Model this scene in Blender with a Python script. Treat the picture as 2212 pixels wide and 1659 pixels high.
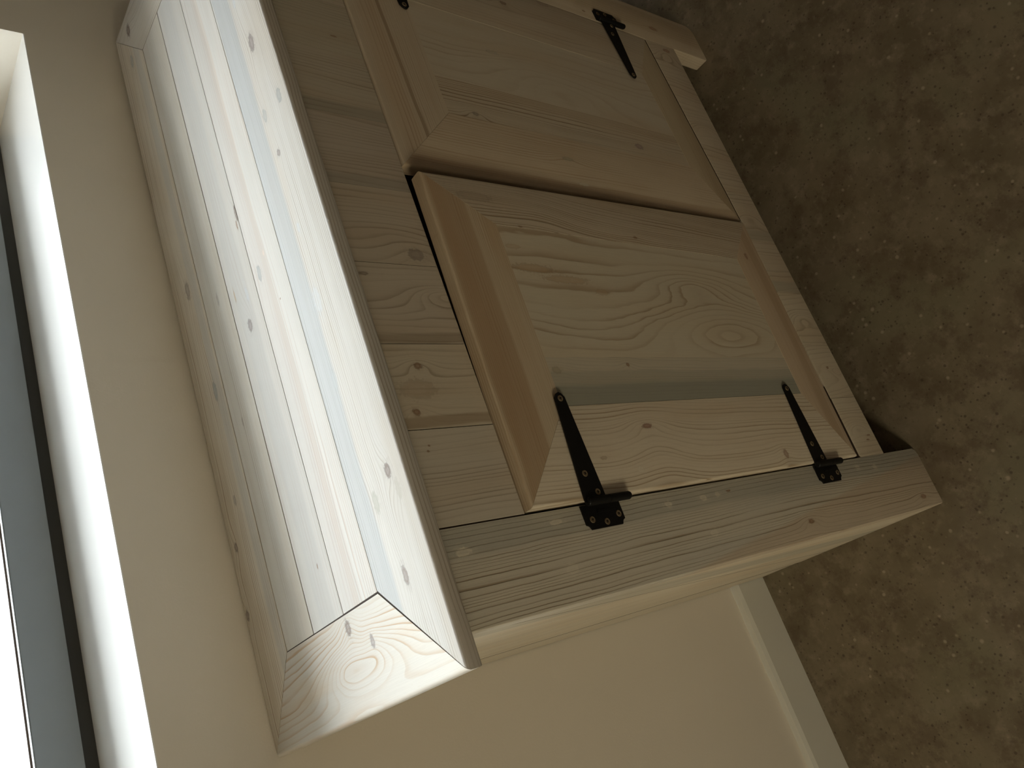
import bpy, bmesh, math, random
from mathutils import Vector, Matrix
for o in list(bpy.data.objects): bpy.data.objects.remove(o)
sc = bpy.context.scene
col = sc.collection
rnd = random.Random(7)

# ------------------------------------------------------------------ camera
cd = bpy.data.cameras.new('camera'); cam = bpy.data.objects.new('camera', cd); col.objects.link(cam)
cd.sensor_fit = 'HORIZONTAL'; cd.sensor_width = 36.0; cd.lens = 36.0*1856.15/2212.0; cd.clip_start = 0.02
R = ((-0.3259886, -0.5663920, -0.7569224), (0.8823129, -0.4698029, -0.0284459), (-0.3394928, -0.6771154, 0.6528854))
cam.matrix_world = Matrix(((R[0][0], R[1][0], R[2][0], -0.04243), (R[0][1], R[1][1], R[2][1], -0.59041),
                           (R[0][2], R[1][2], R[2][2], 1.37414), (0, 0, 0, 1)))
sc.camera = cam
# ------------------------------------------------------------------ light: overcast daylight through the window
SKY = 24.0
w = bpy.data.worlds.new('sky'); sc.world = w; w.use_nodes = True
bg = w.node_tree.nodes['Background']; bg.inputs[0].default_value = (0.935, 0.97, 1.0, 1)
_t = w.node_tree; _g = _t.nodes.new('ShaderNodeTexCoord'); _s = _t.nodes.new('ShaderNodeSeparateXYZ'); _t.links.new(_g.outputs['Generated'], _s.inputs[0])
_m = _t.nodes.new('ShaderNodeMath'); _m.operation = 'MAXIMUM'; _t.links.new(_s.outputs[2], _m.inputs[0]); _m.inputs[1].default_value = 0.0
_k = _t.nodes.new('ShaderNodeMath'); _k.operation = 'MULTIPLY_ADD'; _t.links.new(_m.outputs[0], _k.inputs[0])     # overcast: zenith three times the horizon
_k.inputs[1].default_value = SKY*2/3; _k.inputs[2].default_value = SKY/3; _t.links.new(_k.outputs[0], bg.inputs[1])
pl = bpy.data.lights.new('window_portal', 'AREA'); pl.shape = 'RECTANGLE'; pl.size = 1.76; pl.size_y = 1.38
pl.cycles.is_portal = True
po = bpy.data.objects.new('window_portal', pl); col.objects.link(po)
po.matrix_world = Matrix.Translation((0.175, 0.685, 1.765)) @ Matrix.Rotation(math.radians(-90), 4, 'X')
pl2 = bpy.data.lights.new('left_window_portal', 'AREA'); pl2.shape = 'RECTANGLE'; pl2.size = 1.0; pl2.size_y = 0.60
pl2.cycles.is_portal = True
po2 = bpy.data.objects.new('left_window_portal', pl2); col.objects.link(po2)
po2.matrix_world = Matrix.Translation((-1.96, -1.0, 1.5)) @ Matrix.Rotation(math.radians(-90), 4, 'Y')
sc.view_settings.view_transform = 'Standard'; sc.view_settings.look = 'None'
sc.view_settings.gamma = 1.0; sc.view_settings.use_curve_mapping = False
sc.view_settings.exposure = 0.13
sc.cycles.use_denoising = True
sc.cycles.max_bounces = 10; sc.cycles.diffuse_bounces = 7
sc.cycles.sample_clamp_indirect = 6.0

# ------------------------------------------------------------------ node helpers
def newmat(name):
    m = bpy.data.materials.new(name); m.use_nodes = True
    nt = m.node_tree; nt.nodes.clear()
    out = nt.nodes.new('ShaderNodeOutputMaterial'); b = nt.nodes.new('ShaderNodeBsdfPrincipled')
    nt.links.new(b.outputs[0], out.inputs[0]); return m, nt, b
class N:
    def __init__(s, nt): s.nt = nt
    def put(s, sock, v):
        if v is None: return
        if isinstance(v, bpy.types.NodeSocket): s.nt.links.new(v, sock)
        else:
            if sock.type == 'RGBA' and len(v) == 3: v = tuple(v)+(1,)
            sock.default_value = v
    def math(s, op, a, b=None, c=None, clamp=False):
        n = s.nt.nodes.new('ShaderNodeMath'); n.operation = op; n.use_clamp = clamp
        s.put(n.inputs[0], a); s.put(n.inputs[1], b); s.put(n.inputs[2], c); return n.outputs[0]
    def mix(s, f, a, b, mode='MIX'):
        n = s.nt.nodes.new('ShaderNodeMix'); n.data_type = 'RGBA'; n.blend_type = mode
        s.put(n.inputs[0], f); s.put(n.inputs[6], a); s.put(n.inputs[7], b); return n.outputs[2]
    def comb(s, x, y, z):
        n = s.nt.nodes.new('ShaderNodeCombineXYZ'); s.put(n.inputs[0], x); s.put(n.inputs[1], y); s.put(n.inputs[2], z); return n.outputs[0]
    def noise(s, vec, scale, detail=2.0, rough=0.5):
        n = s.nt.nodes.new('ShaderNodeTexNoise'); s.put(n.inputs['Vector'], vec)
        n.inputs['Scale'].default_value = scale; n.inputs['Detail'].default_value = detail; n.inputs['Roughness'].default_value = rough
        return n.outputs[0]
    def smooth(s, v, a, b, lo=0.0, hi=1.0):
        n = s.nt.nodes.new('ShaderNodeMapRange'); n.interpolation_type = 'SMOOTHSTEP'
        s.put(n.inputs[0], v)
        for i, x in zip((1, 2, 3, 4), (a, b, lo, hi)): n.inputs[i].default_value = x
        return n.outputs[0]
    def vor(s, vec, scale, rand=1.0):
        n = s.nt.nodes.new('ShaderNodeTexVoronoi'); s.put(n.inputs['Vector'], vec)
        n.inputs['Scale'].default_value = scale; n.inputs['Randomness'].default_value = rand
        return n

def group(name, ins, outs):
    g = bpy.data.node_groups.new(name, 'ShaderNodeTree')
    for nm, t in ins: g.interface.new_socket(name=nm, in_out='INPUT', socket_type=t)
    for nm, t in outs: g.interface.new_socket(name=nm, in_out='OUTPUT', socket_type=t)
    return g, g.nodes.new('NodeGroupInput'), g.nodes.new('NodeGroupOutput')
FL, CO, VE = 'NodeSocketFloat', 'NodeSocketColor', 'NodeSocketVector'

# normalised elliptical distance to a spot, slightly ragged
gk, gi, go = group('spot', [('U', FL), ('V', FL), ('u0', FL), ('v0', FL), ('ru', FL), ('rv', FL)], [('D', FL), ('G', FL)])
n = N(gk); I = gi.outputs
du = n.math('DIVIDE', n.math('SUBTRACT', I['U'], I['u0']), I['ru']); dv = n.math('DIVIDE', n.math('SUBTRACT', I['V'], I['v0']), I['rv'])
d2 = n.math('ADD', n.math('MULTIPLY', du, du), n.math('MULTIPLY', dv, dv))
rag = n.noise(n.comb(I['U'], I['V'], 0.3), 260, 1)
D = n.math('MULTIPLY', n.math('SQRT', d2), n.math('MULTIPLY_ADD', rag, 0.9, 0.55))
gk.links.new(D, go.inputs[0]); gk.links.new(n.math('EXPONENT', n.math('MULTIPLY', d2, -1.0)), go.inputs[1])

# the grain itself
gw, gi, go = group('grain', [('U', FL), ('V', FL), ('W', FL), ('Field', FL), ('Freq', FL), ('Warp', FL), ('Seed', FL), ('Base', CO), ('Dark', CO),
                             ('Tint', CO), ('TintAmt', FL), ('Contrast', FL), ('Fiber', FL)], [('Color', CO), ('Height', FL)])
n = N(gw); I = gi.outputs
lowv = n.comb(n.math('MULTIPLY', I['U'], 2.2), n.math('MULTIPLY', I['V'], 9.0), I['Seed'])
warp = n.math('MULTIPLY', n.math('SUBTRACT', n.noise(lowv, 1.0, 1.5), 0.5), I['Warp'])
wob = n.math('MULTIPLY', n.math('SUBTRACT', n.noise(n.comb(n.math('MULTIPLY', I['U'], 14), n.math('MULTIPLY', I['V'], 60), I['Seed']), 1.0, 2), 0.5), 0.7)
F = n.math('ADD', n.math('ADD', n.math('ADD', n.math('MULTIPLY', I['V'], I['Freq']), n.math('MULTIPLY', I['W'], n.math('MULTIPLY', I['Freq'], 0.8))),
           n.math('ADD', warp, wob)), n.math('ADD', I['Field'], n.math('MULTIPLY', I['Seed'], 3.7)))
# uneven ring spacing
F = n.math('ADD', F, n.math('MULTIPLY', n.math('SUBTRACT', n.noise(n.comb(n.math('MULTIPLY', F, 0.16), I['Seed'], 0.0), 1.0, 1), 0.5), 5.0))
fr = n.math('FRACT', F)
line = n.math('MULTIPLY', n.math('MULTIPLY_ADD', n.smooth(fr, 0.62, 0.92), 0.8, n.math('MULTIPLY', n.smooth(fr, 0.1, 0.8), 0.2)), n.smooth(fr, 0.93, 1.0, 1.0, 0.0))
vary = n.smooth(n.noise(n.comb(n.math('MULTIPLY', F, 0.42), n.math('MULTIPLY', I['Seed'], 1.3), n.math('MULTIPLY', I['U'], 1.2)), 1.0, 1.5), 0.30, 0.66, 0.15, 1.0)
fade = n.smooth(n.noise(n.comb(n.math('MULTIPLY', I['U'], 5), n.math('MULTIPLY', I['V'], 26), n.math('ADD', I['Seed'], 9.0)), 1.0, 2), 0.28, 0.62, 0.25, 1.0)
ring = n.math('MULTIPLY', n.math('MULTIPLY', line, vary), n.math('MULTIPLY', fade, n.math('MULTIPLY', I['Contrast'], 1.75)), clamp=True)
fib = n.noise(n.comb(n.math('MULTIPLY', I['U'], 16), n.math('MULTIPLY', I['V'], 900), n.math('MULTIPLY', I['W'], 900)), 1.0, 2, 0.6)
fiba = n.math('MULTIPLY', n.math('SUBTRACT', fib, 0.5), I['Fiber'])
mot = n.noise(n.comb(n.math('MULTIPLY', I['U'], 3.5), n.math('MULTIPLY', I['V'], 22), n.math('ADD', I['Seed'], 4.0)), 1.0, 3, 0.55)
c = n.mix(n.math('MULTIPLY', n.smooth(mot, 0.42, 0.72), I['TintAmt']), I['Base'], I['Tint'])
c = n.mix(ring, c, I['Dark'])
pore = n.math('MULTIPLY', n.smooth(n.noise(n.comb(n.math('MULTIPLY', I['U'], 90), n.math('MULTIPLY', I['V'], 1500), I['Seed']), 1.0, 1), 0.66, 0.78), 0.22)
c = n.mix(pore, c, I['Dark'])
val = n.math('ADD', 1.0, fiba)
c = n.mix(1.0, c, n.comb(val, val, val), 'MULTIPLY')
gw.links.new(c, go.inputs[0])
gw.links.new(n.math('SUBTRACT', n.math('MULTIPLY', fiba, 0.8), n.math('MULTIPLY', ring, 0.5)), go.inputs[1])

PALE = (0.66, 0.60, 0.505)
def wood(name, o0, Lv, Tv, ax, base=PALE, dark=None, tint=None, tamt=0.6, freq=260, warp=14, contrast=0.5, fiber=0.16,
         cath=(), knots=(), bands=(), seed=None, rough=0.62, bump=0.25):
    """grain runs along local X; cath/knots/bands are in the plane coordinates (a, b) of the board's face"""
    if dark is None: dark = tuple(x*k for x, k in zip(base, (0.52, 0.45, 0.38)))
    if tint is None: tint = tuple(x*k for x, k in zip(base, (0.93, 0.86, 0.78)))
    seed = rnd.uniform(0, 40) if seed is None else seed
    m, nt, b = newmat(name); n = N(nt)
    tc = nt.nodes.new('ShaderNodeTexCoord'); sp = nt.nodes.new('ShaderNodeSeparateXYZ'); nt.links.new(tc.outputs['Object'], sp.inputs[0])
    U, V, W = sp.outputs
    def loc(a, bb):
        p = ax(a, bb) - o0; return p.dot(Lv), p.dot(Tv)
    field = None; spots = []
    def spot(a, bb, ru, rv):
        g = nt.nodes.new('ShaderNodeGroup'); g.node_tree = gk
        u0, v0 = loc(a, bb)
        nt.links.new(U, g.inputs['U']); nt.links.new(V, g.inputs['V'])
        for k, v in zip(('u0', 'v0', 'ru', 'rv'), (u0, v0, ru, rv)): g.inputs[k].default_value = v
        return g
    def addf(x):
        nonlocal field
        field = x if field is None else n.math('ADD', field, x)
    for (a, bb, ru, rv, A) in cath:
        addf(n.math('MULTIPLY', spot(a, bb, ru, rv).outputs[1], A))
    for kn in knots:
        a, bb, ru, rv, kc, al, defl = kn; al = min(1.0, al*1.35)
        g = spot(a, bb, ru, rv); spots.append((g, kc, al))
        if defl:
            h = spot(a, bb, ru*3.0+0.006, rv*2.2+0.003); addf(n.math('MULTIPLY', h.outputs[1], defl))
    g = nt.nodes.new('ShaderNodeGroup'); g.node_tree = gw
    for k, v in (('U', U), ('V', V), ('W', W), ('Field', field if field is not None else 0.0), ('Freq', freq), ('Warp', warp), ('Seed', seed),
                 ('Base', base), ('Dark', dark), ('Tint', tint), ('TintAmt', tamt), ('Contrast', contrast), ('Fiber', fiber)):
        n.put(g.inputs[k], v)
    c = g.outputs[0]; mo = n.noise(n.comb(n.math('MULTIPLY', U, 150), n.math('MULTIPLY', V, 500), seed), 1.0, 2)
    for (a1, b1, a2, b2, width, bc, amt) in bands:      # a stain band from one point to another; width across the grain
        u1, v1 = loc(a1, b1); u2, v2 = loc(a2, b2)
        sl = (v2-v1)/(u2-u1) if abs(u2-u1) > 1e-6 else 0
        cen = n.math('MULTIPLY_ADD', n.math('SUBTRACT', U, u1), sl, v1)
        wv = n.math('MULTIPLY', n.math('SUBTRACT', n.noise(n.comb(n.math('MULTIPLY', U, 9), n.math('MULTIPLY', V, 30), seed), 1.0, 3), 0.5), min(width*0.9, 0.010))
        dd = n.math('ABSOLUTE', n.math('ADD', n.math('SUBTRACT', V, cen), wv))
        f = n.math('MULTIPLY', n.smooth(dd, width*0.5-min(width*0.15, 0.004), width*0.5+min(width*0.12, 0.003), 1.0, 0.0), amt)
        c = n.mix(f, c, n.mix(0.45, bc, n.mix(1.0, c, bc, 'MULTIPLY')))
    for g2, kc, al in spots:
        D = g2.outputs[0]
        core = n.math('MULTIPLY_ADD', n.smooth(D, 0.35, 0.8), 0.35, 0.62)
        lum = sum(kc)/3
        body = n.math('MULTIPLY', n.math('MULTIPLY', n.smooth(D, 0.62, 1.1, 1.0, 0.0), core), al)
        c = n.mix(body, c, kc)
        halo = n.math('MULTIPLY', n.math('MULTIPLY', n.smooth(D, 0.72, 0.95), n.smooth(D, 1.0, 1.22, 1.0, 0.0)), al*(0.45 if lum < 0.36 else 0.12))
        c = n.mix(halo, c, tuple(x*0.62 for x in kc))
        c = n.mix(n.math('MULTIPLY', n.math('MULTIPLY', n.smooth(D, 1.0, 2.2, 1.0, 0.0), n.smooth(mo, 0.4, 0.6)), al*0.25), c, kc)
    nt.links.new(c, b.inputs['Base Color']); b.inputs['Roughness'].default_value = rough
    b.inputs['Specular IOR Level'].default_value = 0.3
    bp = nt.nodes.new('ShaderNodeBump'); bp.inputs['Strength'].default_value = bump; bp.inputs['Distance'].default_value = 0.0006
    nt.links.new(g.outputs[1], bp.inputs['Height']); nt.links.new(bp.outputs[0], b.inputs['Normal'])
    return m

def simple(name, base, rough=0.6, metal=0.0, noise_amt=0.0, nscale=8, bump=0.0, bscale=400, spec=0.4):
    m, nt, b = newmat(name); n = N(nt)
    tc = nt.nodes.new('ShaderNodeTexCoord')
    f = n.noise(tc.outputs['Object'], nscale, 3)
    nt.links.new(n.mix(f, tuple(x*(1-noise_amt) for x in base), tuple(min(1, x*(1+noise_amt)) for x in base)), b.inputs['Base Color'])
    b.inputs['Roughness'].default_value = rough; b.inputs['Metallic'].default_value = metal
    b.inputs['Specular IOR Level'].default_value = spec
    if bump:
        bp = nt.nodes.new('ShaderNodeBump'); bp.inputs['Strength'].default_value = bump; bp.inputs['Distance'].default_value = 0.001
        nt.links.new(n.noise(tc.outputs['Object'], bscale, 2), bp.inputs['Height']); nt.links.new(bp.outputs[0], b.inputs['Normal'])
    return m

# ------------------------------------------------------------------ mesh helpers
def link(name, bm, mats, M=Matrix.Identity(4), parent=None, smooth=False):
    me = bpy.data.meshes.new(name); bmesh.ops.recalc_face_normals(bm, faces=bm.faces); bm.to_mesh(me); bm.free()
    for m in (mats if isinstance(mats, (list, tuple)) else [mats]): me.materials.append(m)
    if smooth:
        for p in me.polygons: p.use_smooth = True
        me.set_sharp_from_angle(angle=math.radians(35))
    o = bpy.data.objects.new(name, me); col.objects.link(o); o.matrix_world = M
    if parent is not None:
        o.parent = parent; bpy.context.view_layer.update(); o.matrix_parent_inverse = parent.matrix_world.inverted()
    return o
def bx(bm, x0, x1, y0, y1, z0, z1):
    vs = [bm.verts.new(p) for p in ((x0,y0,z0),(x1,y0,z0),(x1,y1,z0),(x0,y1,z0),(x0,y0,z1),(x1,y0,z1),(x1,y1,z1),(x0,y1,z1))]
    for f in ((0,3,2,1),(4,5,6,7),(0,1,5,4),(1,2,6,5),(2,3,7,6),(3,0,4,7)): bm.faces.new([vs[i] for i in f])
def box(name, x0, x1, y0, y1, z0, z1, mat, parent=None, bev=0.0, M=Matrix.Identity(4)):
    bm = bmesh.new(); bx(bm, x0, x1, y0, y1, z0, z1)
    if bev: bmesh.ops.bevel(bm, geom=bm.edges[:], offset=bev, segments=2, affect='EDGES')
    return link(name, bm, mat, M, parent, smooth=bool(bev))
def empty(name, loc, parent=None):
    o = bpy.data.objects.new(name, None); col.objects.link(o); o.location = loc; o.empty_display_size = 0.05
    if parent: o.parent = parent
    bpy.context.view_layer.update(); return o

PL = {  # face planes: (map (a,b,depth)->xyz, outward normal, a direction, b direction)
 'top':   (lambda a, b, d: Vector((a, b, d)), Vector((0,0,1)),  Vector((1,0,0)), Vector((0,1,0))),
 'front': (lambda a, b, d: Vector((a, d, b)), Vector((0,-1,0)), Vector((1,0,0)), Vector((0,0,1))),
 'side':  (lambda a, b, d: Vector((d, a, b)), Vector((-1,0,0)), Vector((0,1,0)), Vector((0,0,1))),
}
def plank(name, plane, poly, depth, thick, grain, round_edges=(), r=0.004, bend=None, parent=None, **kw):
    """a board: outline poly[(a,b)] on a face plane, outer surface at depth, thickness inwards; round_edges = outline edges worn round"""
    mp, Nn, Av, Bv = PL[plane]
    L = Av if grain == 'a' else Bv; T = Nn.cross(L)
    ca = sum(p[0] for p in poly)/len(poly); cb = sum(p[1] for p in poly)/len(poly)
    o0 = mp(ca, cb, depth)
    sgn = 1 if Nn.dot(mp(0, 0, 1)-mp(0, 0, 0)) > 0 else -1
    bm = bmesh.new()
    def lc(a, b, dn):
        p = mp(a, b, depth) - o0 + Nn*dn
        return (p.dot(L), p.dot(T), p.dot(Nn))
    nP = len(poly)
    topv = [bm.verts.new(lc(a, b, 0)) for a, b in poly]; botv = [bm.verts.new(lc(a, b, -thick)) for a, b in poly]
    bm.faces.new(topv); bm.faces.new(botv[::-1])
    for i in range(nP): bm.faces.new((topv[i], botv[i], botv[(i+1) % nP], topv[(i+1) % nP]))
    es = []
    for i in round_edges:
        es.append(bm.edges.get((topv[i], topv[(i+1) % nP])))
        if ((i+1) % nP) in round_edges: es.append(bm.edges.get((topv[(i+1) % nP], botv[(i+1) % nP])))
        es.append(bm.edges.get((botv[i], botv[(i+1) % nP])))
    if es: bmesh.ops.bevel(bm, geom=list(dict.fromkeys(es)), offset=r, segments=4, profile=0.5, affect='EDGES', clamp_overlap=True)
    M4 = Matrix.Translation(o0) @ Matrix((L, T, Nn)).transposed().to_4x4()
    if bend:
        for v in bm.verts:
            wpt = M4 @ v.co; a, b = wpt.dot(Av), wpt.dot(Bv); v.co.z += bend(a, b)
    mat = wood(name+'_wood', o0, L, T, lambda a, b: mp(a, b, depth), **kw)
    return link(name, bm, mat, M4, parent, smooth=True)

# ================================================================== the room
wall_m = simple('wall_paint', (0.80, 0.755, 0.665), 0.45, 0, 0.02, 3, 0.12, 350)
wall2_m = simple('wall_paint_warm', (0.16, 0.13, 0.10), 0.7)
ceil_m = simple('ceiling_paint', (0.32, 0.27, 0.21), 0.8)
sill_m = simple('sill_gloss', (0.90, 0.90, 0.88), 0.16, spec=0.5)
base_m = simple('baseboard_paint', (0.70, 0.70, 0.64), 0.4, 0, 0.02, 20)
# floor: honed speckled screed
fm, nt, b = newmat('speckled_screed'); n = N(nt)
tc = nt.nodes.new('ShaderNodeTexCoord'); P = tc.outputs['Object']
c = n.mix(n.smooth(n.noise(P, 9, 4, 0.6), 0.35, 0.66), (0.150, 0.122, 0.076), (0.215, 0.178, 0.120))
c = n.mix(n.smooth(n.noise(P, 34, 3, 0.6), 0.48, 0.72), c, (0.240, 0.200, 0.140))
c = n.mix(n.math('MULTIPLY', n.smooth(n.noise(P, 4.3, 2), 0.52, 0.70), 0.5), c, (0.180, 0.170, 0.105))
c = n.mix(n.math('MULTIPLY', n.smooth(n.noise(P, 15, 6, 0.75), 0.48, 0.62), 0.6), c, (0.112, 0.082, 0.052))
def specks(c, scale, r0, r1, colr, keep, off):
    mpn = nt.nodes.new('ShaderNodeMapping'); mpn.inputs['Location'].default_value = (off, off*1.7, 0); nt.links.new(P, mpn.inputs[0])
    wv = n.noise(mpn.outputs[0], scale*1.6, 2)
    vo = n.vor(mpn.outputs[0], scale)
    sel = n.math('GREATER_THAN', n.math('FRACT', n.math('MULTIPLY', nt_sep(vo.outputs['Color']), 7.31)), 1-keep)
    f = n.math('MULTIPLY', n.smooth(n.math('MULTIPLY', vo.outputs['Distance'], n.math('MULTIPLY_ADD', wv, 1.2, 0.4)), r0, r1, 1.0, 0.0), n.math('MULTIPLY', sel, 0.62))
    return n.mix(f, c, colr)
def nt_sep(cs):
    s = nt.nodes.new('ShaderNodeSeparateColor'); nt.links.new(cs, s.inputs[0]); return s.outputs[0]
c = n.mix(n.math('MULTIPLY', n.smooth(n.noise(P, 115, 3, 0.65), 0.60, 0.72), 0.45), c, (0.06, 0.045, 0.028))
c = n.mix(n.math('MULTIPLY', n.smooth(n.noise(P, 85, 4, 0.7), 0.58, 0.72), 0.35), c, (0.34, 0.30, 0.21))
c = specks(c, 75, 0.10, 0.22, (0.055, 0.042, 0.028), 0.30, 0.3)
c = specks(c, 130, 0.14, 0.26, (0.05, 0.036, 0.025), 0.30, 1.1)
c = specks(c, 42, 0.05, 0.15, (0.035, 0.025, 0.02), 0.22, 5.3)
c = specks(c, 60, 0.08, 0.22, (0.42, 0.37, 0.28), 0.22, 2.3)
c = specks(c, 28, 0.05, 0.14, (0.46, 0.39, 0.29), 0.16, 3.9)
nt.links.new(c, b.inputs['Base Color']); b.inputs['Roughness'].default_value = 0.5; b.inputs['Specular IOR Level'].default_value = 0.35
bp = nt.nodes.new('ShaderNodeBump'); bp.inputs['Strength'].default_value = 0.12; bp.inputs['Distance'].default_value = 0.001
nt.links.new(n.noise(P, 160, 3), bp.inputs['Height']); nt.links.new(bp.outputs[0], b.inputs['Normal'])

def struct(o): o['kind'] = 'structure'; return o
XL, XR, YF, CH = -1.8, 2.3, -3.2, 2.62
WT = 0.262
struct(box('floor', XL-.15, XR+.15, YF-.15, 0.40+WT, -0.12, 0.0, fm))
struct(box('ceiling', XL-.15, XR+.15, YF-.15, 0.42+WT, CH, CH+0.12, ceil_m))
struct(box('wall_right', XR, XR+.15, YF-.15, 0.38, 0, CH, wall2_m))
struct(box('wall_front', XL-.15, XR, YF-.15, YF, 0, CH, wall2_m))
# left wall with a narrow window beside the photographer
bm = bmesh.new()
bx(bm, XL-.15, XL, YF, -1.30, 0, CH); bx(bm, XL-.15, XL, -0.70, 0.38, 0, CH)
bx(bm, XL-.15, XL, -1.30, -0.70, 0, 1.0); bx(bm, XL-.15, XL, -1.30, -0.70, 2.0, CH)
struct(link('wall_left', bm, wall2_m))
warm_filter = bpy.data.materials.new('warm_filter_tint'); warm_filter.use_nodes = True; bn = warm_filter.node_tree; bn.nodes.clear()
bo = bn.nodes.new('ShaderNodeOutputMaterial'); bt = bn.nodes.new('ShaderNodeBsdfTransparent'); bt.inputs[0].default_value = (0.99, 0.905, 0.745, 1)
bn.links.new(bt.outputs[0], bo.inputs[0])
w2 = empty('window_2', (XL-0.07, -1.0, 1.5)); w2['kind'] = 'structure'
box('warm_filter', XL-0.075, XL-0.073, -1.30, -0.70, 1.0, 2.0, warm_filter, w2)  # unseen clear sheet, added to tint the left window's light warm
# back wall, turned half a degree against the cabinet; window opening cut in it
MW = Matrix.Translation((0, 0.4022, 0)) @ Matrix.Rotation(math.atan(0.0088), 4, 'Z')
WX0, WX1, WZ0, WZ1 = -0.70, 1.055, 1.0545, 2.45
bm = bmesh.new()
bx(bm, XL-.15, WX0, 0, WT, 0, CH); bx(bm, WX1, XR+.15, 0, WT, 0, CH)
bx(bm, WX0, WX1, 0, WT, 0, WZ0); bx(bm, WX0, WX1, 0, WT, WZ1, CH)
bmesh.ops.remove_doubles(bm, verts=bm.verts[:], dist=1e-5)
struct(link('wall_back', bm, wall_m, MW))
# baseboard with a chamfered top edge
bm = bmesh.new()
prof = [(0.0, 0.0), (-0.0144, 0.0), (-0.0144, 0.0765), (-0.0105, 0.0835), (0.0, 0.0845)]
def prism(bm, prof, x0, x1):
    A = [bm.verts.new((x0, y, z)) for y, z in prof]; B = [bm.verts.new((x1, y, z)) for y, z in prof]
    bm.faces.new(A); bm.faces.new(B[::-1])
    for i in range(len(prof)): bm.faces.new((A[i], B[i], B[(i+1) % len(prof)], A[(i+1) % len(prof)]))
prism(bm, prof, XL, XR)
struct(link('baseboard_back', bm, base_m, MW))

# window: sill, frame, seal, glass
win = empty('window_1', MW @ Vector((0.18, 0.2, 1.0845))); win['kind'] = 'structure'
frame_m = simple('grey_frame_paint', (0.30, 0.345, 0.385), 0.5, 0, 0.03, 30)
gask_m = simple('dark_gasket', (0.050, 0.051, 0.048), 0.7)
seal_m = simple('brown_seal', (0.085, 0.05, 0.03), 0.5)
FY = 0.2140
bm = bmesh.new(); bx(bm, WX0, WX1, -0.0012, FY+0.09, 1.0830, 1.0845)
bx(bm, WX0, WX1, 0.0040, FY+0.09, 1.0545, 1.0829)
bmesh.ops.bevel(bm, geom=[e for e in bm.edges if all(abs(v.co.y+0.0012) < 1e-6 and v.co.z > 1.08 for v in e.verts)], offset=0.0015, segments=2, affect='EDGES')
s = link('window_sill', bm, sill_m, MW, win, smooth=True)
box('sill_fascia', WX0, WX1, -0.0010, 0.0039, 1.0545, 1.0829, wall_m, win, 0.0, MW)
def wbar(name, x0, x1, y0, y1, z0, z1, m, bev=0.0015): return box(name, x0, x1, y0, y1, z0, z1, m, win, bev, MW)
wbar('frame_profile', WX0, WX1, FY+0.004, FY+0.075, 1.0845, 1.1005, gask_m, 0.0)
wbar('bottom_rail', WX0, WX1, FY-0.001, FY+0.012, 1.1005, 1.1530, frame_m)
wbar('rail_ledge', WX0, WX1, FY+0.012, FY+0.075, 1.1005, 1.1500, sill_m, 0.0)
wbar('top_rail', WX0, WX1, FY, FY+0.07, WZ1-0.06, WZ1, frame_m)
wbar('side_rail', WX1-0.055, WX1, FY, FY+0.07, 1.1535, WZ1-0.0605, frame_m)
wbar('side_rail', WX0, WX0+0.055, FY, FY+0.07, 1.1535, WZ1-0.0605, frame_m)
wbar('glazing_seal', WX0+0.056, WX1-0.056, FY+0.026, FY+0.030, 1.1502, 1.1528, seal_m, 0.0)
gm = bpy.data.materials.new('glass'); gm.use_nodes = True; nt = gm.node_tree; nt.nodes.clear()
out = nt.nodes.new('ShaderNodeOutputMaterial'); mx = nt.nodes.new('ShaderNodeMixShader'); tr = nt.nodes.new('ShaderNodeBsdfTransparent')
gl = nt.nodes.new('ShaderNodeBsdfGlossy'); gl.inputs['Roughness'].default_value = 0.02; fz = nt.nodes.new('ShaderNodeFresnel'); fz.inputs[0].default_value = 1.35
tr.inputs[0].default_value = (0.97, 0.985, 0.98, 1)
nt.links.new(fz.outputs[0], mx.inputs[0]); nt.links.new(tr.outputs[0], mx.inputs[1]); nt.links.new(gl.outputs[0], mx.inputs[2]); nt.links.new(mx.outputs[0], out.inputs[0])
wbar('pane', WX0+0.055, WX1-0.055, FY+0.032, FY+0.036, 1.1502, WZ1-0.06, gm, 0.0)
# ground outside
gnd_m = simple('pale_gravel', (0.50, 0.49, 0.46), 0.9, 0, 0.15, 5)
g = struct(box('ground_outside', -14, 14, 0.76, 22, -0.35, -0.15, gnd_m))

# ================================================================== the cabinet
cab = empty('cabinet', (0.53, 0.2, 0.0))
cab['label'] = 'low whitewashed reclaimed pine cabinet with two panelled doors standing against the wall under the window'
cab['category'] = 'cabinet'
H = 0.960; TT = 0.0165; YS = 0.0203; W = 1.0657; DP = 0.4005
g2 = 0.0005       # half joint
GREY = (0.50, 0.53, 0.55); KN = (0.19, 0.14, 0.115); KNL = (0.235, 0.195, 0.18); OCH = (0.62, 0.47, 0.28)
PINK = (0.62, 0.50, 0.42); FILL = (0.66, 0.61, 0.50); BRN = (0.25, 0.14, 0.075)
TOPD = (0.50, 0.44, 0.37)
topkw = dict(parent=cab, r=0.0042, bump=0.3)
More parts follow.
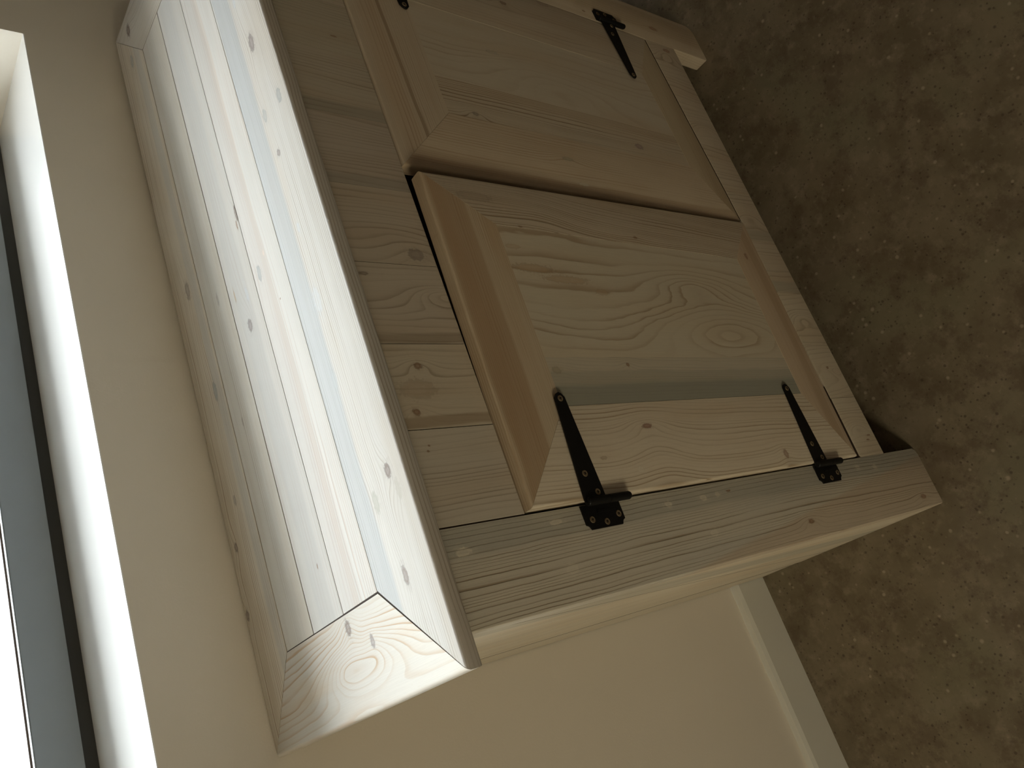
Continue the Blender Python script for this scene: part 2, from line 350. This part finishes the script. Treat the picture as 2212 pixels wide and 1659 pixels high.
# ---- tabletop: mitred border and three planks
F1, F2, F3, F4 = 0.1005, 0.1720, 0.2425, 0.3125
EL, ER = 0.0965, 0.9640
plank('top_plank', 'top', [(0,0),(W,0),(ER+g2, F1-g2),(EL-g2+.0016, F1-g2)], H, TT, 'a', (0,), base=(0.55,0.53,0.49), dark=(0.36,0.31,0.25), freq=300, warp=5, contrast=0.7,
      bands=[(0.0,0.088,1.06,0.079,0.038,GREY,0.75)],
      knots=[(0.7094,0.0407,0.011,0.0052,KNL,0.9,2),(0.6145,0.0194,0.008,0.004,(0.33,0.34,0.33),0.6,1),(0.6186,0.0563,0.008,0.004,(0.33,0.34,0.33),0.5,1),(0.5632,0.0508,0.004,0.003,KNL,0.7,1),
             (0.186,0.0277,0.0065,0.0045,KN,0.75,3),(0.1687,0.0604,0.011,0.005,(0.40,0.39,0.33),0.75,2),(0.1654,0.0199,0.010,0.0038,(0.45,0.42,0.36),0.7,2),(0.0949,0.0479,0.009,0.0035,KN,0.65,2),
             (0.47,0.055,0.006,0.003,GREY,0.5,0),(0.385,0.06,0.016,0.007,GREY,0.45,0),(0.30,0.07,0.010,0.005,(0.42,0.44,0.44),0.5,0),(0.78,0.052,0.006,0.003,GREY,0.5,0)], **topkw)
# the front board's left end stops at the mitre; the return board takes the corner
mL = [(0,DP),(0,0.0009),(EL-.0016,F1+.0000),(EL-.0005,F4+g2)]
plank('top_plank', 'top', mL, H, TT, 'b', (0,), base=(0.55,0.525,0.47), dark=(0.44,0.315,0.20), tint=(0.56,0.46,0.33), tamt=0.7, freq=115, warp=5, contrast=0.8,
      cath=[(0.045,0.160,0.085,0.026,7.5),(0.052,0.20,0.03,0.02,1.5)],
      knots=[(0.0825,0.1698,0.0045,0.0075,KN,0.75,3),(0.0594,0.1317,0.0035,0.006,KNL,0.7,1)], **topkw)
plank('top_plank', 'top', [(W,DP),(0.0008,DP),(EL+g2,F4+g2),(ER,F4+g2)], H, TT, 'a', (0,), base=(0.62,0.565,0.47), dark=(0.38,0.29,0.20), freq=240, warp=6, contrast=0.7,
      bands=[(0.0,0.322,1.0,0.335,0.020,GREY,0.35)],
      knots=[(0.5824,0.3495,0.0125,0.006,KN,0.5,2),(0.4283,0.3375,0.012,0.0045,(0.33,0.34,0.33),0.75,1),(0.2907,0.3542,0.006,0.003,KNL,0.5,1),(0.2403,0.3808,0.006,0.004,KN,0.75,2),
             (0.1603,0.3918,0.006,0.004,KN,0.75,2),(0.9839,0.356,0.010,0.005,(0.33,0.34,0.33),0.6,1)], **topkw)
plank('top_plank', 'top', [(W,0.0008),(W,DP-.0008),(ER+g2,F4),(ER+g2,F1)], H, TT, 'b', (0,), base=(0.58,0.54,0.47), freq=200, warp=6, contrast=0.35,
      knots=[(1.0331,0.3441,0.006,0.0100,(0.12,0.07,0.05),0.9,2)], **topkw)
def innerp(b0, b1, **kw):
    plank('top_plank', 'top', [(EL+g2,b0+g2),(ER,b0+g2),(ER,b1-g2),(EL+g2,b1-g2)], H-kw.pop('drop',0), TT, 'a', (0,2), **{**topkw, 'r':0.0004, 'tamt':0.35, **kw})
innerp(F1, F2, base=(0.565,0.55,0.51), dark=(0.50,0.43,0.37), freq=200, warp=8, contrast=0.75, tint=(0.70,0.64,0.58),
       bands=[(0.1,0.148,1.0,0.150,0.022,(0.60,0.56,0.52),0.2),(0.50,0.140,0.72,0.139,0.012,(0.68,0.56,0.46),0.35),(0.10,0.150,0.30,0.152,0.040,(0.50,0.47,0.44),0.35)],
       knots=[(0.4818,0.157,0.009,0.004,(0.33,0.34,0.33),0.7,1),(0.495,0.137,0.0035,0.0015,PINK,0.9,0),(0.43,0.128,0.001,0.001,BRN,0.8,0)])
innerp(F2+.0006, F3, base=(0.575,0.56,0.52), dark=(0.52,0.47,0.42), freq=170, warp=10, contrast=0.6,
       bands=[(0.1,0.205,0.34,0.208,0.035,(0.57,0.57,0.56),0.4),(0.56,0.2,0.95,0.2,0.02,(0.6,0.59,0.56),0.15)],
       knots=[(0.445,0.2083,0.0075,0.0048,KNL,0.75,2),(0.4961,0.2274,0.008,0.0014,(0.45,0.33,0.20),0.9,0),(0.5769,0.1746,0.010,0.0022,KN,0.8,1),(0.563,0.179,0.006,0.0014,BRN,0.8,0),
              (0.1545,0.1987,0.0028,0.001,BRN,0.9,0),(0.48,0.198,0.010,0.003,GREY,0.5,0)], drop=0.0004)
innerp(F3+.0002, F4, base=(0.62,0.595,0.535), dark=(0.46,0.39,0.31), freq=330, warp=6, contrast=0.65,
       bands=[(0.1,0.272,1.0,0.285,0.024,(0.56,0.57,0.56),0.15),(0.1,0.252,0.95,0.252,0.01,(0.62,0.56,0.44),0.2)],
       knots=[(0.36,0.285,0.006,0.0012,KN,0.5,0),(0.52,0.272,0.008,0.002,KNL,0.4,0)], drop=0.0002)

# dark strips under the surface: joint dirt, painted shade in door and side gaps
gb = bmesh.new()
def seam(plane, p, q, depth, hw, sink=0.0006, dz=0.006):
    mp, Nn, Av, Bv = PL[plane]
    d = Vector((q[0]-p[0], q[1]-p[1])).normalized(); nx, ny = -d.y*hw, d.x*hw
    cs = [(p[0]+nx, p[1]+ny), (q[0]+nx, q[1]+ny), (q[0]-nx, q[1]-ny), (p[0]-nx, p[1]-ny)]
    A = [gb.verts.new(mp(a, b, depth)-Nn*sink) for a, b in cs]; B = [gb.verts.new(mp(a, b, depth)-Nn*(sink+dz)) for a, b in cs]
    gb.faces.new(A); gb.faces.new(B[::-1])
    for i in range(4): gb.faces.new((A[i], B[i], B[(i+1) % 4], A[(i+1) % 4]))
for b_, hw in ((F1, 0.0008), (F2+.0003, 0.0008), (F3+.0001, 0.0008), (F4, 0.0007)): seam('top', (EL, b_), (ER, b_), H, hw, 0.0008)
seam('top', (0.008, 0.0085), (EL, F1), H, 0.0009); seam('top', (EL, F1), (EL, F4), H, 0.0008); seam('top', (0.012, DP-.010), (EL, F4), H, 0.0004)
# ---- face frame
O = 0.0295; SW = 0.0934; XO = 1.024; XI = 0.938; ZA = 0.829; ZR0 = 0.1028; ZR1 = 0.1745
FT = 0.020
def arc(cx, cz, r, a0, a1, k=5): return [(cx+r*math.cos(math.radians(a0+(a1-a0)*i/k)), cz+r*math.sin(math.radians(a0+(a1-a0)*i/k))) for i in range(k+1)]
LG = (0.585,0.545,0.455)
ZT = H-TT-0.0003
pts = arc(O+0.005, 0.005, 0.005, 180, 270, 3) + arc(O+SW-0.010, 0.010, 0.010, 270, 360, 5) + [(O+SW-.0006, ZT), (O, ZT)]
plank('stile', 'front', pts, YS, FT, 'b', (9+1-1, 10+1-1) if False else tuple(range(0, 9))+(11,), r=0.0048, parent=cab, base=LG, dark=(0.30,0.235,0.165), tint=(0.52,0.50,0.44), tamt=0.7,
      freq=215, warp=5, contrast=0.68, fiber=0.22, bump=0.8,
      bands=[(0.112,0.0,0.112,0.95,0.034,(0.47,0.475,0.43),0.55),(0.075,-0.05,0.055,0.105,0.085,(0.64,0.51,0.38),0.55)] ,
      knots=[(0.0511,0.3699,0.006,0.0028,BRN,0.85,2.5),(0.0466,0.0517,0.008,0.0035,(0.33,0.20,0.13),0.8,1.5),(0.0987,0.9133,0.0095,0.0045,FILL,0.75,0),(0.1103,0.7943,0.010,0.003,FILL,0.7,0),
             (0.1073,0.623,0.0065,0.0035,FILL,0.75,0),(0.1072,0.5599,0.007,0.004,FILL,0.7,0),(0.1079,0.5318,0.005,0.003,FILL,0.6,0),(0.065,0.567,0.008,0.0045,FILL,0.5,0),
             (0.1095,0.1964,0.006,0.004,FILL,0.5,0),(0.1056,0.1492,0.006,0.0045,FILL,0.5,0),(0.062,0.795,0.009,0.006,FILL,0.4,0),(0.1099,0.5091,0.004,0.0012,BRN,0.8,0)])
pts = arc(XI+0.007, 0.007, 0.007, 180, 270, 4) + arc(XO-0.016, 0.016, 0.016, 270, 360, 5) + [(XO, ZT), (XI+.0004, ZT)]
plank('stile', 'front', pts, YS, 0.026, 'b', tuple(range(0, 11))+(12,), r=0.0035, parent=cab, base=(0.60,0.52,0.40), dark=(0.36,0.25,0.15), freq=210, warp=9, contrast=0.45,
      bands=[(0.99,0.4,0.99,0.9,0.05,(0.55,0.45,0.30),0.4)],
      knots=[(0.9767,0.1394,0.010,0.004,(0.34,0.20,0.13),0.8,2),(0.955,0.33,0.003,0.002,BRN,0.8,0)])
XB = [O+SW, 0.2195, 0.3120, 0.4072, 0.5065, 0.6050, 0.7030, 0.7850, 0.8830, XI]
acol = [(0.60,0.55,0.46),(0.61,0.55,0.44),(0.57,0.51,0.42),(0.55,0.49,0.40),(0.53,0.475,0.40),(0.54,0.49,0.40),(0.52,0.475,0.38),(0.55,0.49,0.40),(0.55,0.49,0.40)]
aknots = {0:[(0.1975,0.9161,0.0015,0.0012,BRN,0.8,0),(0.203,0.913,0.0012,0.001,BRN,0.8,0)],
          1:[(0.2876,0.8966,0.0042,0.0035,BRN,0.8,2),(0.2381,0.9149,0.004,0.0035,BRN,0.8,2),(0.262,0.905,0.020,0.010,(0.40,0.30,0.20),0.35,0)],
          2:[(0.3933,0.9248,0.005,0.002,KN,0.6,0)],
          3:[(0.421,0.8519,0.0095,0.007,(0.30,0.25,0.21),0.7,2)],
          6:[(0.7297,0.8621,0.004,0.0012,BRN,0.7,0)]}
acath = {2:[(0.372,0.83,0.05,0.016,4.0)], 3:[(0.46,0.88,0.09,0.02,2.0)], 5:[(0.57,0.86,0.06,0.02,2)]}
abands = {4:[(0.512,0.83,0.512,0.95,0.02,(0.42,0.41,0.36),0.5)],5:[(0.612,0.83,0.612,0.95,0.022,(0.42,0.40,0.34),0.6)],2:[(0.318,0.82,0.318,0.95,0.012,(0.40,0.34,0.26),0.6)],1:[(0.228,0.82,0.228,0.95,0.012,(0.40,0.30,0.20),0.6)]}
afreq = [170,150,120,110,140,190,160,150,150]
for i in range(9):
    a0, a1 = XB[i], XB[i+1]
    gl_, gr_ = (0.0012 if i == 0 else (0.0008 if i in (1,2,3) else 0.0004)), (0.0002 if i == 8 else 0.0002)
    plank('apron_board', 'front', [(a0+gl_,ZA),(a1-gr_,ZA),(a1-gr_,ZT),(a0+gl_,ZT)], YS, FT, 'b', (0,), r=0.0008, parent=cab,
          base=acol[i], freq=afreq[i], warp=10, contrast=0.45, cath=acath.get(i,()), knots=aknots.get(i,()), bands=abands.get(i,()))
for i in range(9):
    a0, a1 = XB[i], XB[i+1]
    tl, tr_ = (0.1730, 0.1720) if i < 3 else (0.1700+max(0, a0-0.5445)/0.393*0.0125, 0.1700+max(0, a1-0.5445)/0.393*0.0125)
    kn = {1:[(0.2717,0.1387,0.003,0.0022,BRN,0.8,1),(0.2654,0.115,0.004,0.003,PINK,0.4,2)], 8:[(0.925,0.132,0.009,0.004,(0.34,0.20,0.13),0.7,2)],
          0:[(0.155,0.120,0.005,0.0012,BRN,0.8,0),(0.148,0.128,0.004,0.0012,BRN,0.8,0)]}.get(i, ())
    plank('rail_board', 'front', [(a0+0.0004,ZR0),(a1-0.0002,ZR0),(a1-0.0002,tr_),(a0+0.0004,tl)], YS, FT, 'b', (0,2), r=0.0008, parent=cab,
          base=(0.60,0.535,0.42) if i < 3 else (0.56,0.49,0.385), freq=130, warp=12, contrast=0.4, knots=kn,
          cath=[((a0+a1)/2, 0.14, 0.035, 0.015, 2.5)] if i % 2 == 0 else (), bands=[(a0+0.012,0.1,a0+0.012,0.18,0.022,(0.42,0.42,0.36),0.5)] if i in (3,4) else ())

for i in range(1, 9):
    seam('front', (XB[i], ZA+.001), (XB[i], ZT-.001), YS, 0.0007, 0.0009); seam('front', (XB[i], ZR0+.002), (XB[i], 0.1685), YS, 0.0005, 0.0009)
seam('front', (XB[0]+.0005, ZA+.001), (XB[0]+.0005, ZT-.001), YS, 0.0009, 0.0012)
seam('front', (0.5460, 0.1713), (0.936, 0.1837), YS, 0.0013, 0.0008); seam('front', (0.1250, 0.1795), (0.24, 0.1765), YS, 0.0050, 0.0010)  # brown strips below the doors: dirt and painted gap shade
seam('side', (0.3060, 0.02), (0.3060, ZT-.001), O, 0.0058, 0.0009)  # shadow of the side recess, put in as a dark strip
dirt_shade = link('joint_dirt_shade', gb, simple('dirt_and_gap_shade', (0.035, 0.020, 0.012), 0.9), parent=cab); dirt_shade['kind'] = 'stuff'

# ---- sides, back, bottom (left side shows, the rest closes the box)
SC = (0.66,0.60,0.48)
plank('side_board', 'side', [(YS+FT+.0001,0.0006),(0.3000,0.0006),(0.3000,ZT),(YS+FT+.0001,ZT)], O+0.0002, 0.018, 'b', (1,), r=0.0012, parent=cab, base=SC, freq=120, warp=6, contrast=0.5,
      bands=[(0.13,0.2,0.06,0.72,0.05,(0.52,0.52,0.46),0.6),(0.0515,0.8238,0.183,0.2693,0.0026,(0.20,0.17,0.13),0.9),(0.042,0.8,0.11,0.27,0.0016,(0.28,0.25,0.19),0.8)])
plank('side_board', 'side', [(0.3120,0.0006),(0.3855,0.0006),(0.3855,0.0875),(DP-.0005,0.0875),(DP-.0005,ZT),(0.3120,ZT)], O+0.0012, 0.018, 'b', (5,), r=0.0012, parent=cab, base=(0.62,0.565,0.455), freq=140, warp=6, contrast=0.3)
plank('side_board', 'side', [(YS+.0265,0.0006),(0.385,0.0006),(0.385,ZT),(YS+.0265,ZT)], XO-0.0185, 0.018, 'b', (), parent=cab, base=SC, freq=120, warp=6, contrast=0.5)
plank('back_panel', 'front', [(O+.02,0.1030),(XO-.02,0.1030),(XO-.02,ZT),(O+.02,ZT)], 0.3765, 0.008, 'b', (), parent=cab, base=(0.5,0.44,0.34), freq=80, warp=10, contrast=0.3)
plank('bottom_board', 'top', [(O+.0195,YS+FT+.007),(XO-.02,YS+FT+.007),(XO-.02,0.376),(O+.0195,0.376)], 0.130, 0.018, 'a', (), parent=cab, base=(0.5,0.44,0.34), freq=80, warp=10, contrast=0.3)

# ---- doors
DTk = 0.018
def bil(a, b, x0, x1, z0, z1, q):
    s, t = (a-x0)/(x1-x0), (b-z0)/(z1-z0)
    return q[0]*(1-s)*(1-t)+q[1]*s*(1-t)+q[2]*(1-s)*t+q[3]*s*t
X0, X1, Z1 = 0.1252, 0.5375, 0.8275; X1T = 0.5200
wl = lambda a, b: bil(a, b, X0, X1, 0.175, Z1, (0.003, 0.0055, 0.0105, 0.0228))      # left door: warped, standing ajar at its top free corner
DB = lambda a: 0.1725+(a-0.5445)/0.393*0.0125
wr = lambda a, b: 0.0003+0.0020*(b-0.175)/0.65
ld = empty('door', (X0, YS, 0.5), cab); ld['label'] = 'left door warped and standing slightly ajar at its top corner'
rd = empty('door', (0.938, YS, 0.5), cab)
k = 0.0002
# left door, mitred frame
kw = dict(parent=ld, bend=wl, r=0.0027)
zbL, zbR = 0.1865, 0.1780
IL, IR, IT, IB = 0.2290, 0.4600, 0.7385, 0.2560     # inner edges of the frame
plank('door_rail', 'front', [(X0,Z1),(IL,IT),(IR,IT),(X1T,Z1)], YS, DTk, 'a', (3,), base=(0.56,0.47,0.34), dark=(0.37,0.255,0.15), tint=(0.50,0.38,0.25), tamt=0.9, freq=330, warp=5, contrast=0.55, fiber=0.2,
      bands=[(X0,0.8000,X1,0.7985,0.048,(0.44,0.31,0.19),0.60)], **kw)
plank('door_stile', 'front', [(X0,Z1-k),(X0,zbL)]+[(IL-k,IB),(IL-k,IT-k)], YS, DTk, 'b', (0,), base=(0.64,0.57,0.455), dark=(0.40,0.31,0.21), freq=210, warp=7, contrast=0.65,
      cath=[(0.175,0.61,0.05,0.05,3.0)], knots=[(0.1991,0.616,0.0075,0.003,(0.26,0.13,0.09),0.9,2.0),(0.1432,0.3639,0.0045,0.0060,(0.33,0.22,0.16),0.85,1),(0.1487,0.6541,0.005,0.004,FILL,0.6,0),(0.167,0.705,0.006,0.002,BRN,0.35,0)], **kw)
plank('door_stile', 'front', [(X1T,Z1-k),(IR+k,IT-k),(IR+k,IB-.004),(X1,zbR)], YS, DTk, 'b', (3,), base=(0.585,0.51,0.40), dark=(0.33,0.25,0.165), freq=300, warp=8, contrast=1.1, bump=0.6,
      cath=[(0.49,0.66,0.07,0.05,3.0)], knots=[(0.4963,0.757,0.024,0.0055,(0.42,0.34,0.25),0.55,2),(0.4713,0.4857,0.004,0.0017,BRN,0.95,0.6),(0.462,0.7,0.003,0.0015,BRN,0.5,0)], **kw)
plank('door_rail', 'front', [(X0+.0001,zbL),(X1-.0001,zbR),(IR,IB-.004),(IL,IB)], YS, DTk, 'a', (0,), base=(0.60,0.49,0.36), dark=(0.42,0.29,0.18), freq=380, warp=4, contrast=0.5,
      bands=[(0.12,0.21,0.50,0.20,0.020,(0.50,0.37,0.24),0.4)], knots=[(0.467,0.222,0.0055,0.003,(0.30,0.17,0.11),0.8,1)], **kw)
PM = 0.2880
pk = dict(parent=ld, bend=wl, r=0.00015)
plank('panel_board', 'front', [(PM+.0001,IB-.001),(IR-k,IB-.0035),(IR-k,IT-k),(PM+.0001,IT-k)], YS+0.0003, 0.012, 'b', (), base=(0.60,0.545,0.43), dark=(0.43,0.34,0.235), tint=(0.60,0.52,0.38), freq=52, warp=5, contrast=0.6,
      cath=[(0.332,0.335,0.17,0.038,6.0),(0.40,0.40,0.10,0.03,4.0)], knots=[(0.404,0.705,0.030,0.0055,(0.46,0.33,0.20),0.55,0),(0.392,0.655,0.035,0.005,(0.47,0.34,0.21),0.5,0),(0.378,0.60,0.012,0.004,(0.47,0.34,0.21),0.45,0),(0.432,0.725,0.012,0.003,(0.47,0.34,0.21),0.4,0)], **pk)
plank('panel_board', 'front', [(IL+k,IB+.0003),(PM,IB-.001),(PM,IT-k),(IL+k,IT-k)], YS+0.0003, 0.012, 'b', (), base=(0.565,0.52,0.42), dark=(0.36,0.32,0.26), freq=260, warp=6, contrast=0.5,
      bands=[(0.240,0.25,0.240,0.75,0.030,(0.37,0.39,0.35),0.85),(0.262,0.25,0.262,0.75,0.016,(0.44,0.44,0.38),0.5)], knots=[(0.2779,0.6065,0.0028,0.0024,BRN,0.9,1.5),(0.272,0.727,0.006,0.004,(0.40,0.34,0.24),0.6,1)], **pk)
# right door
X2, X3 = 0.5445, 0.9375
JL, JR, JT, JB = 0.6430, 0.8370, 0.7270, 0.2430
kw = dict(parent=rd, bend=wr, r=0.0030)
plank('door_rail', 'front', [(X2,Z1),(JL,JT),(JR,JT),(X3,Z1)], YS, DTk, 'a', (3,), base=(0.56,0.485,0.375), dark=(0.38,0.28,0.19), freq=270, warp=5, contrast=0.5,
      bands=[(X2,0.775,X3,0.778,0.006,(0.36,0.27,0.18),0.7),(X2,0.80,X3,0.80,0.030,(0.56,0.42,0.28),0.3)], **kw)
plank('door_stile', 'front', [(X2,Z1-k),(X2,0.1725),(JL-k,JB),(JL-k,JT-k)], YS, DTk, 'b', (0,), base=(0.56,0.475,0.355), dark=(0.36,0.25,0.155), freq=250, warp=7, contrast=0.55,
      knots=[(0.6045,0.5387,0.010,0.0028,(0.36,0.33,0.25),0.6,2),(0.5627,0.5281,0.010,0.0026,(0.62,0.58,0.48),0.6,0)], bands=[(0.553,0.17,0.553,0.83,0.02,(0.48,0.36,0.24),0.5)], **kw)
plank('door_stile', 'front', [(X3,Z1-k),(JR+k,JT-k),(JR+k,JB+.006),(X3,0.1850)], YS, DTk, 'b', (3,), base=(0.575,0.505,0.40), freq=170, warp=9, contrast=0.4,
      knots=[(0.8997,0.5306,0.0065,0.0028,(0.25,0.17,0.12),0.8,1.5),(0.9338,0.4348,0.012,0.006,(0.42,0.33,0.27),0.5,0)], **kw)
plank('door_rail', 'front', [(X2+.0001,0.1725),(X3-.0001,0.1850),(JR,JB+.006),(JL,JB)], YS, DTk, 'a', (0,), base=(0.53,0.45,0.32), dark=(0.35,0.26,0.16), freq=200, warp=5, contrast=0.4, **kw)
PN = 0.7060
pk = dict(parent=rd, bend=wr, r=0.00015)
plank('panel_board', 'front', [(JL+k,JB+.0001),(PN-.0001,JB+.002),(PN-.0001,JT-k),(JL+k,JT-k)], YS+0.0003, 0.012, 'b', (), base=(0.555,0.49,0.385), dark=(0.30,0.22,0.145), freq=240, warp=6, contrast=0.85, bump=0.6,
      knots=[(0.652,0.6806,0.0045,0.003,(0.28,0.24,0.19),0.8,2.5),(0.662,0.3568,0.0085,0.0050,(0.32,0.24,0.22),0.85,1)], **pk)
plank('panel_board', 'front', [(PN+.0001,JB+.002),(JR-k,JB+.006),(JR-k,JT-k),(PN+.0001,JT-k)], YS+0.0003, 0.012, 'b', (), base=(0.575,0.52,0.42), dark=(0.42,0.33,0.235), freq=60, warp=6, contrast=0.4,
      cath=[(0.74,0.50,0.12,0.04,3.0)], knots=[(0.781,0.60,0.012,0.003,(0.40,0.37,0.30),0.4,0)], **pk)

# ---- strap hinges
blk = simple('black_iron', (0.0045, 0.0045, 0.0045), 0.55, 0.0, 0.1, 60, 0.2, 900, 0.25)
brass = simple('antique_brass', (0.30, 0.235, 0.15), 0.42, 0.75, 0.2, 300)
slot_m = simple('screw_recess', (0.008, 0.006, 0.005), 0.8)
def hinge(px, sx, zc, dz_s, y_plate, y_strap0, y_strap1, strapl):
    """px pivot x; sx +1 when the strap runs towards +x; zc plate centre height; strap centre zc+dz_s; y of plate face base, strap base and strap tip"""
    Y = lambda a: y_strap0 + (y_strap1-y_strap0)*a/strapl
    bm = bmesh.new()
    def slab(pts, yf, th):
        A = [bm.verts.new((px+sx*a, yf(a)-th, z)) for a, z in pts]; B = [bm.verts.new((px+sx*a, yf(a), z)) for a, z in pts]
        bm.faces.new(A); bm.faces.new(B[::-1])
        for i in range(len(pts)): bm.faces.new((A[i], B[i], B[(i+1) % len(pts)], A[(i+1) % len(pts)]))
    h = 0.0285; wd = -0.0262; nr = 0.0052
    pts = [(0.0, zc-h), (wd+nr*1.1, zc-h)]
    pts += [(wd+nr*math.sin(math.radians(t)), zc-h+nr*(math.cos(math.radians(t)))) for t in (80, 60, 40, 20)]  # concave nibbled corner
    pts += [(wd, zc-h+nr*1.1), (wd, zc+h-nr*1.1)]
    pts += [(wd+nr*math.sin(math.radians(t)), zc+h-nr*(math.cos(math.radians(t)))) for t in (20, 40, 60, 80)]
    pts += [(wd+nr*1.1, zc+h), (0.0, zc+h)]
    slab(pts, lambda a: y_plate, 0.0018)
    zs = zc+dz_s
    pts = [(0.0, zs-0.0155), (0.012, zs-0.0148), (strapl-0.006, zs-0.0072), (strapl-0.0015, zs-0.0035), (strapl, zs), (strapl-0.0015, zs+0.0035), (strapl-0.006, zs+0.0072), (0.012, zs+0.0148), (0.0, zs+0.0155)]
    slab(pts, Y, 0.0018)
    # barrel with a domed lower end
    k = 12; z0, z1 = zc-h-0.0085, zc+h-0.001; yb = min(y_plate, y_strap0)-0.0022; rr = 0.0046
    rings = [(z0, rr*0.55), (z0+0.0012, rr*0.85), (z0+0.003, rr), (zs-0.0175, rr), (zs-0.0172, rr*0.86), (zs-0.0166, rr*0.86), (zs-0.0163, rr), (z1-0.001, rr), (z1, rr*0.8)]
    prev = None
    for z, r_ in rings:
        cur = [bm.verts.new((px+r_*math.cos(2*math.pi*i/k), yb+r_*math.sin(2*math.pi*i/k), z)) for i in range(k)]
        if prev:
            for i in range(k): bm.faces.new((prev[i], prev[(i+1) % k], cur[(i+1) % k], cur[i]))
        else: bm.faces.new(cur[::-1])
        prev = cur
    bm.faces.new(prev)
    # folded knuckle rib on the plate
    bx(bm, *sorted((px-sx*0.0100, px-sx*0.0075)), y_plate-0.0026, y_plate-0.0015, zc-0.010, zc+0.008)
    hg = link('hinge', bm, blk, Matrix.Identity(4), cab, smooth=True)
    for a, z, yf in ((-0.0160, zc+0.0185, y_plate-0.0018), (-0.0205, zc-0.001, y_plate-0.0018), (-0.0145, zc-0.0215, y_plate-0.0018),
                     (0.0090, zs-0.0060, Y(0.009)-0.0018), (0.0300, zs+0.0030, Y(0.03)-0.0018), (strapl-0.0075, zs, Y(strapl-.0075)-0.0018)):
        bm = bmesh.new(); k = 16; prev = None
        for d, r_ in ((0.0001, 0.0037), (-0.0004, 0.0036), (-0.0008, 0.0030), (-0.0005, 0.0020)):
            cur = [bm.verts.new((r_*math.cos(2*math.pi*i/k), d, r_*math.sin(2*math.pi*i/k))) for i in range(k)]
            if prev:
                for i in range(k): bm.faces.new((prev[i], prev[(i+1) % k], cur[(i+1) % k], cur[i]))
            prev = cur
        bm.faces.new(prev)
        nf = len(bm.faces); an = rnd.uniform(0, 1.5)
        for q in (0, math.pi/2):
            st = len(bm.verts); bx(bm, -0.0016, 0.0016, -0.00085, -0.0004, -0.00032, 0.00032)
            bm.verts.ensure_lookup_table()
            for v in bm.verts[st:]:
                x, z2 = v.co.x, v.co.z; cq, sq = math.cos(an+q), math.sin(an+q); v.co.x = x*cq-z2*sq; v.co.z = x*sq+z2*cq
        bm.faces.ensure_lookup_table()
        for f in bm.faces[nf:]: f.material_index = 1
        link('screw', bm, [brass, slot_m], Matrix.Translation((px+sx*a, yf, z)), hg, smooth=True)
hinge(0.1215, 1, 0.7285, 0.0135, YS-0.0002, YS-0.0105, YS-0.0150, 0.1225)
hinge(0.1215, 1, 0.2800, 0.0125, YS-0.0002, YS-0.0050, YS-0.0065, 0.1225)
hinge(0.9415, -1, 0.7290, 0.0060, YS-0.0002, YS-0.0033, YS-0.0033, 0.1285)
hinge(0.9415, -1, 0.2780, 0.0060, YS-0.0002, YS-0.0033, YS-0.0033, 0.1265)
